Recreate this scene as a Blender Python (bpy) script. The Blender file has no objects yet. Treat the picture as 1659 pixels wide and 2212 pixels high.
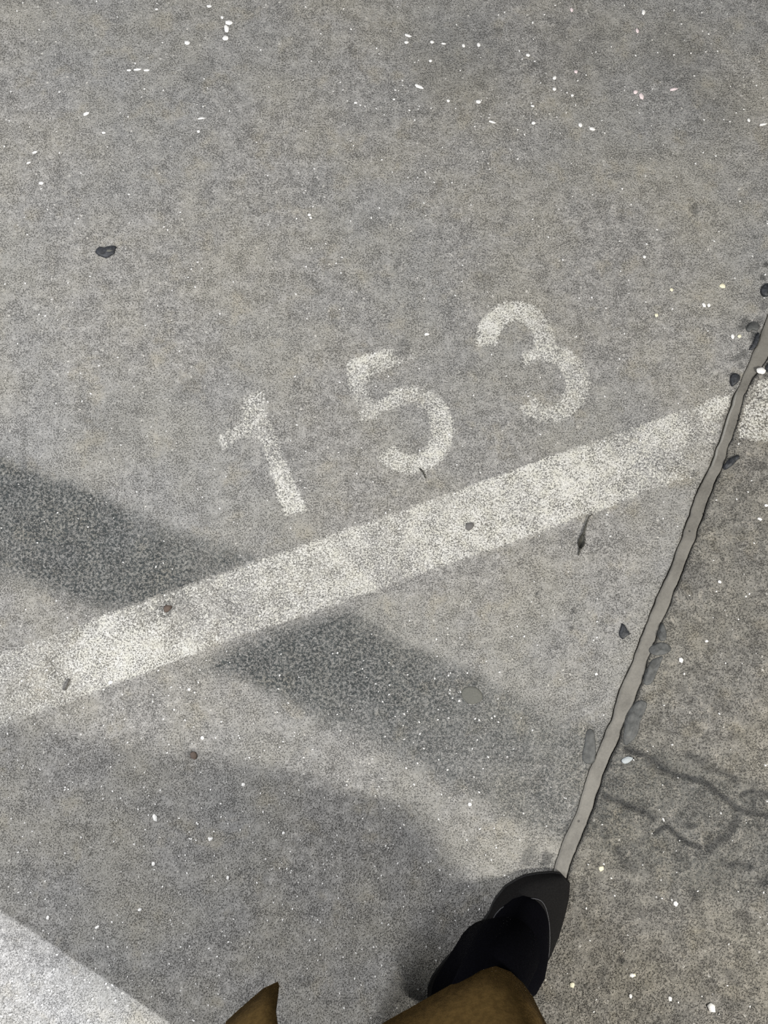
import bpy, bmesh, math, random
import numpy as np
from mathutils import Vector, Matrix

# ------------------------------------------------------------------ camera, world, lights
scene = bpy.context.scene
W, H, F = 1659.0, 2212.0, 1663.0          # frame and focal length in pixels (26 mm equivalent phone lens)
CAM_Z, TILT = 1.15, math.radians(6.0)     # held at waist height, tipped a little forward
cam_d = bpy.data.cameras.new('camera')
cam = bpy.data.objects.new('camera', cam_d)
scene.collection.objects.link(cam)
cam.location = (0, 0, CAM_Z)
cam.rotation_euler = (TILT, 0, 0)
cam_d.sensor_fit = 'VERTICAL'
cam_d.sensor_height = 36.0
cam_d.lens = F / H * 36.0
cam_d.clip_start = 0.02
cam_d.dof.use_dof = True
cam_d.dof.focus_distance = 1.15
cam_d.dof.aperture_fstop = 8.5
scene.camera = cam

vs = scene.view_settings
vs.view_transform = 'Standard'
vs.look = 'None'
vs.gamma = 1.0
vs.use_curve_mapping = False
vs.exposure = 0.44

world = bpy.data.worlds.new('garage_ambient')
scene.world = world
world.use_nodes = True
world.node_tree.nodes['Background'].inputs[0].default_value = (0.97, 0.985, 1.0, 1)
world.node_tree.nodes['Background'].inputs[1].default_value = 0.14
scene.cycles.use_denoising = False


def P(px, py, z=0.0):
    """floor point (at height z) seen at a photo pixel: used once to survey where things stand"""
    dx, dy = (px - W / 2) / F, -(py - H / 2) / F
    c, s = math.cos(TILT), math.sin(TILT)
    y, zz = dy * c + s, dy * s - c
    k = (z - CAM_Z) / zz
    return np.array([dx * k, y * k])


def tube_lamp(name, x, y, z, along, watts, colour, length=1.2, width=0.07):
    d = bpy.data.lights.new(name, 'AREA')
    d.shape = 'RECTANGLE'
    d.size, d.size_y = length, width
    d.energy = watts
    d.color = colour
    o = bpy.data.objects.new(name, d)
    scene.collection.objects.link(o)
    o.location = (x, y, z)
    o.rotation_euler = (0, 0, along)
    return o


E0, E1 = P(0, 1960), P(390, 2212)
ED = (E1 - E0) / np.linalg.norm(E1 - E0)              # direction of the shadow edge in the lower left corner
EN = np.array([-ED[1], ED[0]])
EANG = math.atan2(ED[1], ED[0])
na = E1 + ED * 5.3
tube_lamp('ceiling_tube_behind_blocker', na[0], na[1], 2.42, EANG, 2700, (0.93, 0.95, 1.0), 1.2, 0.06)
nb = P(1075, 2030) + np.array([0.86, -0.51]) * 1.9
tube_lamp('ceiling_tube_beside', nb[0], nb[1], 2.45, math.atan2(-0.51, 0.86) + math.radians(20), 112, (1.0, 0.972, 0.915), 1.2, 0.06)
tube_lamp('ceiling_tube_ahead', -1.55, 0.0, 2.15, 1.2, 66, (0.965, 0.975, 1.0), 1.2, 0.08)

# ------------------------------------------------------------------ helpers
COL = scene.collection
rng = np.random.default_rng(153)
random.seed(153)


def _hash(ix, iy, seed):
    n = (ix.astype(np.int64) * 374761393 + iy.astype(np.int64) * 668265263 + seed * 974634777) & 0xffffffff
    n = ((n ^ (n >> 13)) * 1274126177) & 0xffffffff
    n = n ^ (n >> 16)
    return (n & 0xffff) / 65535.0


def vnoise(x, y, seed=0):
    x, y = np.asarray(x, float), np.asarray(y, float)
    ix, iy = np.floor(x), np.floor(y)
    fx, fy = x - ix, y - iy
    fx, fy = fx * fx * (3 - 2 * fx), fy * fy * (3 - 2 * fy)
    a, b = _hash(ix, iy, seed), _hash(ix + 1, iy, seed)
    c, d = _hash(ix, iy + 1, seed), _hash(ix + 1, iy + 1, seed)
    return a + (b - a) * fx + (c - a) * fy + (a - b - c + d) * fx * fy


def fbm(x, y, seed=0, octaves=3):
    t, amp, tot = 0.0, 1.0, 0.0
    for i in range(octaves):
        t = t + amp * vnoise(x * 2 ** i, y * 2 ** i, seed + 17 * i)
        tot += amp
        amp *= 0.5
    return t / tot


def sstep(a, b, x):
    t = np.clip((x - a) / (b - a), 0, 1)
    return t * t * (3 - 2 * t)


def seg_dist(x, y, pts):
    d = np.full(np.shape(x), 9.0)
    for (ax, ay), (bx, by) in zip(pts[:-1], pts[1:]):
        vx, vy = bx - ax, by - ay
        t = np.clip(((x - ax) * vx + (y - ay) * vy) / (vx * vx + vy * vy + 1e-12), 0, 1)
        d = np.minimum(d, np.hypot(x - ax - t * vx, y - ay - t * vy))
    return d


def poly_sdf(x, y, pts):
    pts = [tuple(p) for p in pts]
    d = seg_dist(x, y, pts + [pts[0]])
    inside = np.zeros(np.shape(x), bool)
    n = len(pts)
    for i in range(n):
        (ax, ay), (bx, by) = pts[i], pts[(i + 1) % n]
        cond = (ay > y) != (by > y)
        xi = (bx - ax) * (y - ay) / (by - ay + 1e-12) + ax
        inside ^= cond & (x < xi)
    return np.where(inside, -d, d)


def PP(lst, z=0.0):
    return [tuple(P(a, b, z)) for a, b in lst]


def mesh_obj(name, verts, faces, mat=None, parent=None, smooth=True, attrs=None):
    me = bpy.data.meshes.new(name)
    if isinstance(faces, np.ndarray):
        verts = np.asarray(verts, np.float32)
        n, k = faces.shape
        me.vertices.add(len(verts))
        me.vertices.foreach_set('co', verts.ravel())
        me.loops.add(n * k)
        me.loops.foreach_set('vertex_index', faces.astype(np.int32).ravel())
        me.polygons.add(n)
        me.polygons.foreach_set('loop_start', np.arange(0, n * k, k, dtype=np.int32))
        me.update(calc_edges=True)
        me.validate()
    else:
        me.from_pydata([tuple(v) for v in verts], [], faces)
        me.update()
    if attrs:
        for k_, v in attrs.items():
            a = me.attributes.new(k_, 'FLOAT', 'POINT')
            a.data.foreach_set('value', np.asarray(v, np.float32).ravel())
    if smooth:
        me.polygons.foreach_set('use_smooth', [True] * len(me.polygons))
    o = bpy.data.objects.new(name, me)
    COL.objects.link(o)
    if mat:
        me.materials.append(mat)
    if parent:
        o.parent = parent
    return o


def tag(o, label=None, cat=None, group=None, kind=None):
    if label: o['label'] = label
    if cat: o['category'] = cat
    if group: o['group'] = group
    if kind: o['kind'] = kind
    return o


class NT:
    """tiny node-graph helper"""
    def __init__(self, name):
        self.m = bpy.data.materials.new(name)
        self.m.use_nodes = True
        self.t = self.m.node_tree
        self.bsdf = self.t.nodes['Principled BSDF']

    def node(self, typ, **kw):
        n = self.t.nodes.new(typ)
        for k, v in kw.items():
            setattr(n, k, v)
        return n

    def link(self, a, b):
        self.t.links.new(a, b)

    def set(self, sock, v):
        if hasattr(v, 'is_output'):
            self.link(v, sock)
        else:
            sock.default_value = v

    def math(self, op, a, b=0.0, c=None, clamp=False):
        n = self.node('ShaderNodeMath', operation=op, use_clamp=clamp)
        self.set(n.inputs[0], a)
        self.set(n.inputs[1], b)
        if c is not None: self.set(n.inputs[2], c)
        return n.outputs[0]

    def ramp(self, v, a, b, lo=0.0, hi=1.0):
        n = self.node('ShaderNodeMapRange', interpolation_type='SMOOTHSTEP')
        self.set(n.inputs[0], v)
        for i, q in enumerate((a, b, lo, hi)):
            n.inputs[i + 1].default_value = q
        return n.outputs[0]

    def mix(self, f, a, b, mode='MIX'):
        n = self.node('ShaderNodeMix', data_type='RGBA', blend_type=mode)
        self.set(n.inputs[0], f)
        self.set(n.inputs[6], a if hasattr(a, 'is_output') else tuple(a) + (1,))
        self.set(n.inputs[7], b if hasattr(b, 'is_output') else tuple(b) + (1,))
        return n.outputs[2]

    def noise(self, vec, scale, detail=2.0, rough=0.5, dist=0.0):
        n = self.node('ShaderNodeTexNoise')
        self.link(vec, n.inputs['Vector'])
        n.inputs['Scale'].default_value = scale
        n.inputs['Detail'].default_value = detail
        n.inputs['Roughness'].default_value = rough
        n.inputs['Distortion'].default_value = dist
        return n.outputs[0]

    def voronoi(self, vec, scale, feature='F1'):
        n = self.node('ShaderNodeTexVoronoi', feature=feature)
        self.link(vec, n.inputs['Vector'])
        n.inputs['Scale'].default_value = scale
        return n

    def attr(self, name):
        return self.node('ShaderNodeAttribute', attribute_name=name).outputs['Fac']

    def bump(self, h, strength, dist):
        n = self.node('ShaderNodeBump')
        self.link(h, n.inputs['Height'])
        n.inputs['Strength'].default_value = strength
        n.inputs['Distance'].default_value = dist
        self.link(n.outputs[0], self.bsdf.inputs['Normal'])


def concrete_nodes(g, coarse=1.0, base=(0.285, 0.277, 0.262), mottle=0.0):
    """grey trowelled concrete: fine pits, pale grains, slight clouding that paints in warm and cool lamp tints, tyre rubber"""
    pos = g.node('ShaderNodeNewGeometry').outputs['Position']
    k = 1.0 / coarse
    fine = g.noise(pos, 300 * k, 4.0, 0.68, 0.2)
    mid = g.noise(pos, 85 * k, 5.0, 0.66, 0.2)
    big = g.noise(pos, 7.0, 4.0, 0.6)
    tint = g.noise(pos, 3.1, 2.0, 0.5)
    pn = g.math('ADD', g.math('MULTIPLY', g.noise(pos, 480 * k, 2.0, 0.55, 0.3), 0.8), g.math('MULTIPLY', g.noise(pos, 34, 1.0), 0.2))
    pits = g.ramp(pn, 0.33, 0.49)                                                # 0 in a pit
    col = g.mix(g.ramp(mid, 0.28, 0.74), tuple(c * 0.66 for c in base), tuple(c * 1.34 for c in base))
    col = g.mix(g.ramp(fine, 0.24, 0.52, 0.70, 0.0), col, tuple(c * 0.42 for c in base))
    col = g.mix(g.ramp(fine, 0.50, 0.80, 0.0, 0.75), col, tuple(min(1, c * 2.0) for c in base))
    col = g.mix(g.ramp(big, 0.38, 0.66, 0.0, 0.38), col, (base[0] * 1.22, base[1] * 1.17, base[2] * 0.98))
    col = g.mix(g.ramp(tint, 0.40, 0.62, 0.0, 0.30), col, (base[0] * 0.84, base[1] * 0.89, base[2] * 0.95))  # warm and cool clouds stand in for tinted lamp light
    col = g.mix(g.ramp(g.noise(pos, 19.0, 3.0, 0.6), 0.54, 0.72, 0.0, 0.30), col, (base[0] * 1.28, base[1] * 1.18, base[2] * 0.92))
    if mottle:
        mo = g.noise(pos, 46, 6.0, 0.72, 0.8)
        col = g.mix(g.ramp(mo, 0.36, 0.52, mottle, 0.0), col, tuple(c * 0.45 for c in base))
        col = g.mix(g.ramp(mo, 0.52, 0.68, 0.0, mottle * 0.8), col, (base[0] * 1.75, base[1] * 1.70, base[2] * 1.62))
    dark = tuple(c * 0.22 for c in base)
    pit_f = g.math('SUBTRACT', 1.0, pits)
    col = g.mix(g.math('MULTIPLY', pit_f, 0.56 if not mottle else 0.42), col, dark)
    v = g.voronoi(pos, 95 * k)
    sep = g.node('ShaderNodeSeparateColor')
    g.link(v.outputs['Color'], sep.inputs[0])
    rare = g.ramp(sep.outputs[0], 0.90, 0.93)
    dot = g.ramp(v.outputs['Distance'], 0.10, 0.22, 1.0, 0.0)
    col = g.mix(g.math('MULTIPLY', g.math('MULTIPLY', rare, dot), 0.7), col, (0.62, 0.60, 0.55))
    # tyre rubber: fills the low spots solid, leaves the rubbed grain tops paler
    ty = g.attr('tyre')
    grain = g.ramp(g.noise(pos, 230 * k, 3.0, 0.7, 0.4), 0.36, 0.62, 1.15, 0.30)
    col = g.mix(g.math('MULTIPLY', ty, grain, clamp=True), col, (0.050, 0.056, 0.056))
    col = g.mix(g.math('MULTIPLY', g.attr('blotch'), 0.85, clamp=True), col, (0.040, 0.041, 0.041))
    h = g.math('ADD', g.math('MULTIPLY', fine, 0.9), g.math('MULTIPLY', mid, 1.4))
    h = g.math('ADD', h, g.math('MULTIPLY', pits, 0.8))
    return pos, col, h, pits


def mat_concrete(name, coarse=1.0, base=(0.285, 0.277, 0.262), bump=0.8, mottle=0.0):
    g = NT(name)
    pos, col, h, pits = concrete_nodes(g, coarse, base, mottle)
    g.link(col, g.bsdf.inputs['Base Color'])
    g.bsdf.inputs['Roughness'].default_value = 0.72
    g.bsdf.inputs['Specular IOR Level'].default_value = 0.35
    g.bump(h, bump, 0.0030 * coarse)
    return g.m


def mat_paint(name, paint=(0.63, 0.62, 0.58), amount=0.0, coarse=1.0, base=(0.285, 0.277, 0.262)):
    """worn white road paint: shows the same concrete where it has rubbed off (attr wear: 0 whole .. 1 gone)"""
    g = NT(name)
    pos, col, h, pits = concrete_nodes(g, coarse, base)
    wear = g.attr('wear')
    w1 = g.noise(pos, 330, 3.0, 0.7, 0.3)
    w2 = g.noise(pos, 26, 3.0, 0.6)
    v = g.math('ADD', g.math('MULTIPLY', w1, 0.80), g.math('MULTIPLY', w2, 0.20))
    v = g.math('ADD', v, amount)
    v = g.math('SUBTRACT', v, g.math('MULTIPLY', g.math('SUBTRACT', wear, 0.5), 0.30))
    f = g.ramp(v, 0.43, 0.575)
    f = g.math('MULTIPLY', f, g.ramp(pits, 0.0, 1.0, 0.05, 1.0))
    f = g.math('MULTIPLY', f, 0.93)
    pc = g.mix(g.ramp(g.noise(pos, 60, 2), 0.35, 0.7, 0.0, 0.55), paint, (paint[0] * 0.86, paint[1] * 0.85, paint[2] * 0.76))
    g.link(g.mix(f, col, pc), g.bsdf.inputs['Base Color'])
    g.bsdf.inputs['Roughness'].default_value = 0.6
    g.bsdf.inputs['Specular IOR Level'].default_value = 0.4
    g.bump(h, 0.8, 0.0030 * coarse)
    return g.m


def mat_plain(name, col, rough=0.7, var=0.25, scale=60, bump=0.3, dist=0.001, sheen=0.0, spec=0.4):
    g = NT(name)
    tc = g.node('ShaderNodeTexCoord').outputs['Object']
    n = g.noise(tc, scale, 3.0, 0.6)
    c = g.mix(g.ramp(n, 0.3, 0.7), tuple(q * (1 - var) for q in col), tuple(min(1, q * (1 + var)) for q in col))
    g.link(c, g.bsdf.inputs['Base Color'])
    g.bsdf.inputs['Roughness'].default_value = rough
    g.bsdf.inputs['Specular IOR Level'].default_value = spec
    if sheen:
        g.bsdf.inputs['Sheen Weight'].default_value = sheen
    g.bump(n, bump, dist)
    return g.m


BASE_L = (0.285, 0.277, 0.262)
BASE_R = (0.218, 0.207, 0.186)
M = {
    'floor': mat_concrete('concrete_main', 1.0, BASE_L, 0.85),
    'floor_r': mat_concrete('concrete_rough', 1.15, BASE_R, 1.0, 0.6),
    'paint': mat_paint('worn_white_paint', amount=0.0),
    'paint_r': mat_paint('worn_white_paint_rough', amount=-0.02, coarse=1.5, base=BASE_R),
    'white': mat_plain('white_grit', (0.80, 0.79, 0.76), 0.55, 0.12, 400),
    'bluish': mat_plain('bluish_lump', (0.36, 0.39, 0.40), 0.5, 0.2, 400),
    'pink': mat_plain('pinkish_grit', (0.70, 0.60, 0.60), 0.55, 0.12, 400),
    'yellow': mat_plain('yellowish_grit', (0.74, 0.70, 0.52), 0.55, 0.12, 400),
    'tar': mat_plain('black_tar', (0.022, 0.024, 0.028), 0.55, 0.5, 260, 0.5, 0.001),
    'gum': mat_plain('grey_gum', (0.105, 0.105, 0.092), 0.75, 0.12, 500, 0.15, 0.0004),
    'smear': mat_plain('dark_sealant', (0.062, 0.064, 0.062), 0.6, 0.3, 150, 0.3, 0.0008),
    'leaf': mat_plain('dry_dark_leaf', (0.045, 0.044, 0.036), 0.7, 0.4, 300),
    'brown': mat_plain('brown_crumb', (0.10, 0.075, 0.06), 0.8, 0.4, 300),
    'pebble': mat_plain('grey_pebble', (0.12, 0.115, 0.11), 0.7, 0.3, 300),
    'coat': mat_plain('mustard_wool', (0.100, 0.062, 0.021), 0.95, 0.18, 140, 0.5, 0.002, 0.0, 0.05),
    'tights': mat_plain('black_tights', (0.0022, 0.0022, 0.0034), 0.95, 0.15, 300, 0.2, 0.0005, 0.0, 0.03),
    'trouser': mat_plain('black_trouser_cloth', (0.0020, 0.0020, 0.0030), 0.95, 0.2, 400, 0.3, 0.0005, 0.0, 0.02),
    'shoe': mat_plain('black_suede', (0.0080, 0.0076, 0.0075), 0.9, 0.2, 500, 0.3, 0.0005, 0.0, 0.10),
    'throat_glint': mat_plain('shoe_throat_highlight', (0.05, 0.05, 0.055), 0.6, 0.1, 500, 0.1, 0.0003),
    'sole': mat_plain('shoe_sole_rubber', (0.012, 0.012, 0.012), 0.7, 0.1, 300),
    'hair': mat_plain('dark_hair', (0.02, 0.014, 0.01), 0.5, 0.4, 200),
    'blocker': mat_plain('blocker_concrete', (0.33, 0.32, 0.30), 0.85, 0.15, 30, 0.5, 0.002),
}


def mat_sealant():
    g = NT('grey_joint_sealant')
    pos = g.node('ShaderNodeNewGeometry').outputs['Position']
    n = g.noise(pos, 26, 3.0, 0.55)
    c = g.mix(g.ramp(n, 0.3, 0.7), (0.098, 0.092, 0.080), (0.145, 0.137, 0.120))
    f = g.noise(pos, 300, 2.0)
    c = g.mix(g.ramp(f, 0.3, 0.7, 0.0, 0.25), c, (0.20, 0.19, 0.165))
    v = g.voronoi(pos, 85)
    sep = g.node('ShaderNodeSeparateColor')
    g.link(v.outputs['Color'], sep.inputs[0])
    hole = g.math('MULTIPLY', g.ramp(sep.outputs[0], 0.78, 0.82), g.ramp(v.outputs['Distance'], 0.10, 0.20, 1.0, 0.0))
    c = g.mix(g.math('MULTIPLY', hole, 0.85), c, (0.035, 0.033, 0.03))
    c = g.mix(g.attr('dirt'), c, (0.028, 0.027, 0.025))
    c = g.mix(g.attr('rubbed'), c, (0.42, 0.41, 0.37))
    g.link(c, g.bsdf.inputs['Base Color'])
    g.bsdf.inputs['Roughness'].default_value = 0.62
    h = g.math('SUBTRACT', g.math('MULTIPLY', n, 0.8), g.math('MULTIPLY', hole, 0.8))
    h = g.math('ADD', h, g.math('MULTIPLY', f, 0.12))
    g.bump(h, 0.6, 0.002)
    return g.m


M['sealant'] = mat_sealant()

# ------------------------------------------------------------------ the floor: two slabs and the joint between them
JL = PP([(1659, 677), (1636, 740), (1614, 790), (1595, 835), (1585, 854), (1570, 895), (1554, 952), (1532, 1006), (1513, 1044),
         (1494, 1094), (1475, 1151), (1456, 1202), (1440, 1243), (1432, 1259), (1408, 1314), (1383, 1379), (1362, 1440),
         (1337, 1492), (1319, 1554), (1294, 1615), (1273, 1664), (1251, 1738), (1233, 1781), (1210, 1833), (1195, 1880),
         (1150, 2000), (1098, 2135)])
JR = PP([(1690, 720), (1659, 778), (1627, 819), (1608, 854), (1600, 889), (1592, 923), (1577, 961), (1568, 993), (1557, 1025),
         (1538, 1069), (1525, 1107), (1506, 1158), (1487, 1211), (1475, 1243), (1469, 1256), (1441, 1324), (1432, 1342),
         (1412, 1397), (1392, 1462), (1374, 1514), (1358, 1544), (1343, 1587), (1334, 1615), (1316, 1649), (1294, 1710),
         (1285, 1747), (1270, 1781), (1254, 1820), (1235, 1873), (1195, 1990), (1146, 2140)])
JS = (P(1640, 740)[0] - P(1210, 1840)[0]) / (P(1640, 740)[1] - P(1210, 1840)[1])    # dx per dy of the joint


def joint_x(pts, y, seed):
    pts = sorted(pts, key=lambda p: p[1])
    ys, xs = np.array([p[1] for p in pts]), np.array([p[0] for p in pts])
    x = np.interp(y, ys, xs)
    x = np.where(y < ys[0], xs[0] + (y - ys[0]) * JS, x)
    x = np.where(y > ys[-1], xs[-1] + (y - ys[-1]) * JS, x)
    return x + 0.0040 * (fbm(y * 60, y * 0 + seed, seed, 4) - 0.5)


def spread(a, b, step, reach, n=14):
    core = np.arange(a, b + step / 2, step)
    g = np.cumsum(np.geomspace(step * 3, 1.0, n))
    g = g / g[-1] * reach
    return np.concatenate([a - g[::-1], core, core[-1] + g])


YS = spread(-0.80, 0.98, 0.003, 3.0)
XL, XR = joint_x(JL, YS, 3), joint_x(JR, YS, 8)

# tyre rubber bands, stains, dark patches and a painted toe shadow, as shapes on the ground
BAND1 = PP([(-260, 850), (0, 965), (110, 1015), (230, 1075), (330, 1125), (430, 1165), (560, 1205), (470, 1270), (330, 1345),
            (200, 1325), (100, 1290), (0, 1258), (-260, 1160)])
BAND2 = PP([(745, 1308), (800, 1350), (900, 1408), (1000, 1445), (1060, 1480), (1200, 1530), (1330, 1562), (1450, 1610),
            (1560, 1665), (1659, 1705), (1900, 1790), (1900, 2080), (1659, 1965), (1450, 1930), (1330, 1868), (1210, 1830),
            (1100, 1785), (1000, 1728), (900, 1668), (800, 1615), (700, 1565), (600, 1500), (500, 1462), (400, 1462), (500, 1392)])
STREAK = [(PP([(150, 1050), (300, 1120), (430, 1172), (560, 1212)]), 0.016, 0.35),
          (PP([(-50, 1050), (60, 1100), (200, 1170), (380, 1300)]), 0.045, 0.25),
          (PP([(760, 1330), (900, 1410), (1010, 1455), (1090, 1500)]), 0.012, 0.35),
          (PP([(560, 1400), (700, 1400), (860, 1500)]), 0.05, 0.28),
          (PP([(480, 1440), (620, 1500), (720, 1570)]), 0.018, 0.22)]
_c6 = lambda l: PP([(1350 + a / 5.37, 1600 + b / 5.37) for a, b in l])
GROOVES = [(_c6([(0, 90), (130, 140), (300, 200), (450, 330), (620, 400), (850, 460), (960, 510), (1080, 610), (1200, 690), (1300, 790), (1400, 830), (1659, 870), (1900, 910)]), 0.0042, 1.0),
           (_c6([(-230, 640), (-100, 690), (0, 740), (130, 790), (250, 840), (320, 900)]), 0.0045, 1.0),
           (_c6([(340, 1080), (420, 1020), (490, 1000), (560, 1050), (640, 1130), (760, 1200), (880, 1240)]), 0.0036, 1.0),
           (_c6([(1340, 640), (1400, 600), (1500, 580), (1659, 620), (1800, 640)]), 0.0032, 0.9),
           (_c6([(1480, 650), (1490, 780)]), 0.0025, 0.7),
           (_c6([(1310, 880), (1250, 1000), (1150, 1130), (1050, 1180), (960, 1240)]), 0.0062, 0.75),
           (_c6([(1130, 1390), (1200, 1450), (1300, 1420), (1440, 1470)]), 0.0055, 0.8),
           (_c6([(740, 150), (880, 240), (1000, 320), (1180, 380), (1280, 470)]), 0.0065, 0.65),
           (_c6([(300, 240), (450, 330), (560, 360)]), 0.011, 0.45),
           (_c6([(680, 975), (820, 985)]), 0.0040, 0.8),
           (_c6([(1600, 1640), (1659, 1600), (1720, 1580)]), 0.008, 0.8),
           (_c6([(760, 1750), (860, 1810)]), 0.006, 0.6),
           (_c6([(1000, 1080), (960, 1150)]), 0.003, 0.7),
           (_c6([(-90, 1270), (0, 1400), (110, 1490)]), 0.008, 0.6)]
BLOTCH = [(240, 925, 70, 0.16), (420, 835, 38, 0.20), (872, 752, 22, 0.40), (620, 985, 16, 0.3), (430, 160, 36, 0.22), (1050, 600, 30, 0.2), (1500, 451, 12, 0.6),
          (1460, 130, 90, 0.26), (1240, 110, 110, 0.18), (990, 140, 130, 0.22), (1560, 230, 80, 0.2), (360, 1316, 20, 0.75), (277, 1464, 6, 0.8), (415, 1630, 12, 0.7), (930, 1050, 9, 0.5),
          (1238, 1320, 6, 0.9), (1237, 1358, 6, 0.85), (1236, 1384, 4, 0.8), (1161, 1282, 3, 1.0), (1342, 2072, 7, 0.8),
          (1297, 1985, 8, 0.45), (1352, 1913, 10, 0.45), (1262, 1938, 7, 0.4), (1500, 945, 12, 0.45), (1552, 905, 7, 0.7), (1498, 1023, 9, 0.6), (1590, 1015, 12, 0.3),
          (1140, 1845, 20, 0.65), (1180, 1860, 16, 0.8), (1630, 1690, 10, 0.5), (1655, 570, 7, 1.0), (1648, 600, 8, 0.8), (1610, 700, 16, 0.75), (1632, 725, 14, 0.75), (1640, 690, 12, 0.6), (1650, 660, 12, 0.6), (1628, 752, 8, 0.85), (1606, 765, 10, 0.7), (1592, 775, 9, 0.6), (1600, 790, 7, 0.7)]  # first two marks paint in the contact shadow beside the shoe toe


def tyre(x, y):
    nx = 0.012 * (fbm(x * 40, y * 40, 5) - 0.5)
    d1 = poly_sdf(x, y, BAND1) + nx
    d2 = poly_sdf(x, y, BAND2) + nx
    m1 = sstep(0.010, -0.028, d1) * 0.80
    p = np.array(P(640, 1380)); q = np.array(P(1650, 1800))
    far = np.clip(((x - p[0]) * (q[0] - p[0]) + (y - p[1]) * (q[1] - p[1])) / ((q - p) ** 2).sum(), 0, 1)
    m2 = sstep(0.010, -0.026, d2) * (0.86 - 0.32 * np.sqrt(far))
    t = np.maximum(m1, m2)
    for pts, w, a in STREAK:
        t = t + a * np.exp(-(seg_dist(x, y, pts) / w) ** 2) * (t > 0.02)
    t = t * (0.72 + 0.56 * fbm(x * 22, y * 22, 9))
    return np.clip(t, 0, 1)


def blotch(x, y, right=False):
    b = np.zeros(np.shape(x))
    for px, py, r, a in BLOTCH:
        c = P(px, py)
        rr = r / 1446.0
        near = np.hypot(x - c[0], y - c[1]) < rr * 3
        if not near.any(): continue
        d = np.hypot(x[near] - c[0], y[near] - c[1]) / rr
        d = d + 0.9 * (vnoise(x[near] * 160, y[near] * 160, px) - 0.5)
        b[near] = np.maximum(b[near], a * sstep(1.25, 0.55, d))
    if right:
        for pts, w, a in GROOVES:
            d = seg_dist(x, y, pts) + 0.004 * (fbm(x * 150, y * 150, 31) - 0.5)
            b = np.maximum(b, 1.0 * a * sstep(1.5 * w, 0.3 * w, d))
    return b


def height(x, y, right):
    if not right:
        return 0.0016 * (fbm(x * 9, y * 9, 1) - 0.5) + 0.0011 * (fbm(x * 75, y * 75, 2, 2) - 0.5)
    rid = vnoise((x * 0.35 + y) * 120, (x - y * 0.35) * 18, 41) - 0.5
    z = 0.005 * (fbm(x * 13, y * 13, 21) - 0.5) + 0.0058 * (fbm(x * 55, y * 55, 22, 4) - 0.5) + 0.0020 * rid
    for pts, w, a in GROOVES:
        z = z - 0.0042 * a * sstep(1.3 * w, 0.1 * w, seg_dist(x, y, pts))
    return z


def grid_faces(nr, nc, flip=False):
    i = np.arange(nr - 1)[:, None] * nc + np.arange(nc - 1)[None, :]
    i = i.ravel()
    f = np.stack([i, i + 1, i + nc + 1, i + nc], 1)
    return f[:, ::-1].copy() if flip else f


def slab(name, side, mat):
    sgn = -1 if side == 'l' else 1
    dense = 1.46 if side == 'l' else 0.60
    core = np.arange(0.003, dense, 0.003)
    g = np.cumsum(np.geomspace(0.01, 1.0, 14)); g = g / g[-1] * 3.0
    c = np.concatenate([[0.0, 0.0, 0.0006], core, core[-1] + g])
    edge = XL if side == 'l' else XR
    X = edge[:, None] + sgn * c[None, :]
    Y = np.repeat(YS[:, None], len(c), 1)
    Z = height(X, Y, side == 'r')
    Z[:, 0] = -0.035
    Z[:, 1] -= 0.0016
    Z[:, 2] -= 0.0006
    tz = tyre(X, Y)
    bl = blotch(X, Y, side == 'r')
    ed = 0.5 * np.exp(-np.maximum(c, 0) / 0.0035)[None, :] * (0.4 + vnoise(Y * 60, Y * 0, 77))
    bl = np.clip(np.maximum(bl, ed), 0, 1)
    if side == 'r':
        tz = tz * 0.9
    o = mesh_obj(name, np.stack([X, Y, Z], -1).reshape(-1, 3), grid_faces(len(YS), len(c), side == 'l'), mat,
                 attrs={'tyre': tz, 'blotch': bl})
    return o


floor_l = tag(slab('floor', 'l', M['floor']), 'pitted grey concrete floor slab left of the sealed joint', 'floor', kind='structure')
floor_r = tag(slab('floor', 'r', M['floor_r']), 'rougher grey concrete slab right of the sealed joint, with tyre tread prints', 'floor', kind='structure')

# the sealant strip; it has shrunk away from the slabs in places and left open cracks
def gap_profile(y, spans):
    g = np.full(np.shape(y), 0.0004)
    for p0, p1, w in spans:
        a, b = P(1400, p1)[1], P(1400, p0)[1]
        g = np.maximum(g, w * sstep(a - 0.012, a + 0.012, y) * sstep(b + 0.012, b - 0.012, y))
    return g * (0.65 + 0.9 * vnoise(y * 55, y * 0 + 3, 61))


ys = YS[(YS > -1.2) & (YS < 1.6)]
xl, xr = joint_x(JL, ys, 3), joint_x(JR, ys, 8)
gl = gap_profile(ys, [(845, 1010, 0.0034), (1000, 1600, 0.0016)])
gr = gap_profile(ys, [(1020, 1275, 0.0013), (1590, 1900, 0.0011)])
cols, zs, dirt, rub = [], [], [], []
wob = 0.002 * (fbm(ys * 30, ys * 0, 12) - 0.5)
rl = sstep(P(0, 1030)[1], P(0, 990)[1], ys) * sstep(P(0, 830)[1], P(0, 870)[1], ys)
for t, dz in ((0, -0.030), (0, -0.012), (1, -0.0045), (2, -0.0020), (3, -0.0020), (4, -0.0022), (5, -0.0022), (6, -0.002), (7, -0.002), (8, -0.0045), (9, -0.012), (9, -0.030)):
    a, b = xl + gl, xr - gr
    if t == 0: x = xl + gl * 0.35
    elif t == 9: x = xr - gr * 0.35
    else: x = a + (b - a) * [0, 0.0, 0.06, 0.2, 0.4, 0.6, 0.8, 0.94, 1.0][t]
    cols.append(x)
    zs.append(dz + wob * (0 < t < 9))
    dirt.append(np.full(len(ys), 1.0 if t in (0, 9) else (0.55 if t in (1, 8) else 0.0)))
    rub.append(rl * (0.55 if t in (1, 2) else 0.0))
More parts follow.
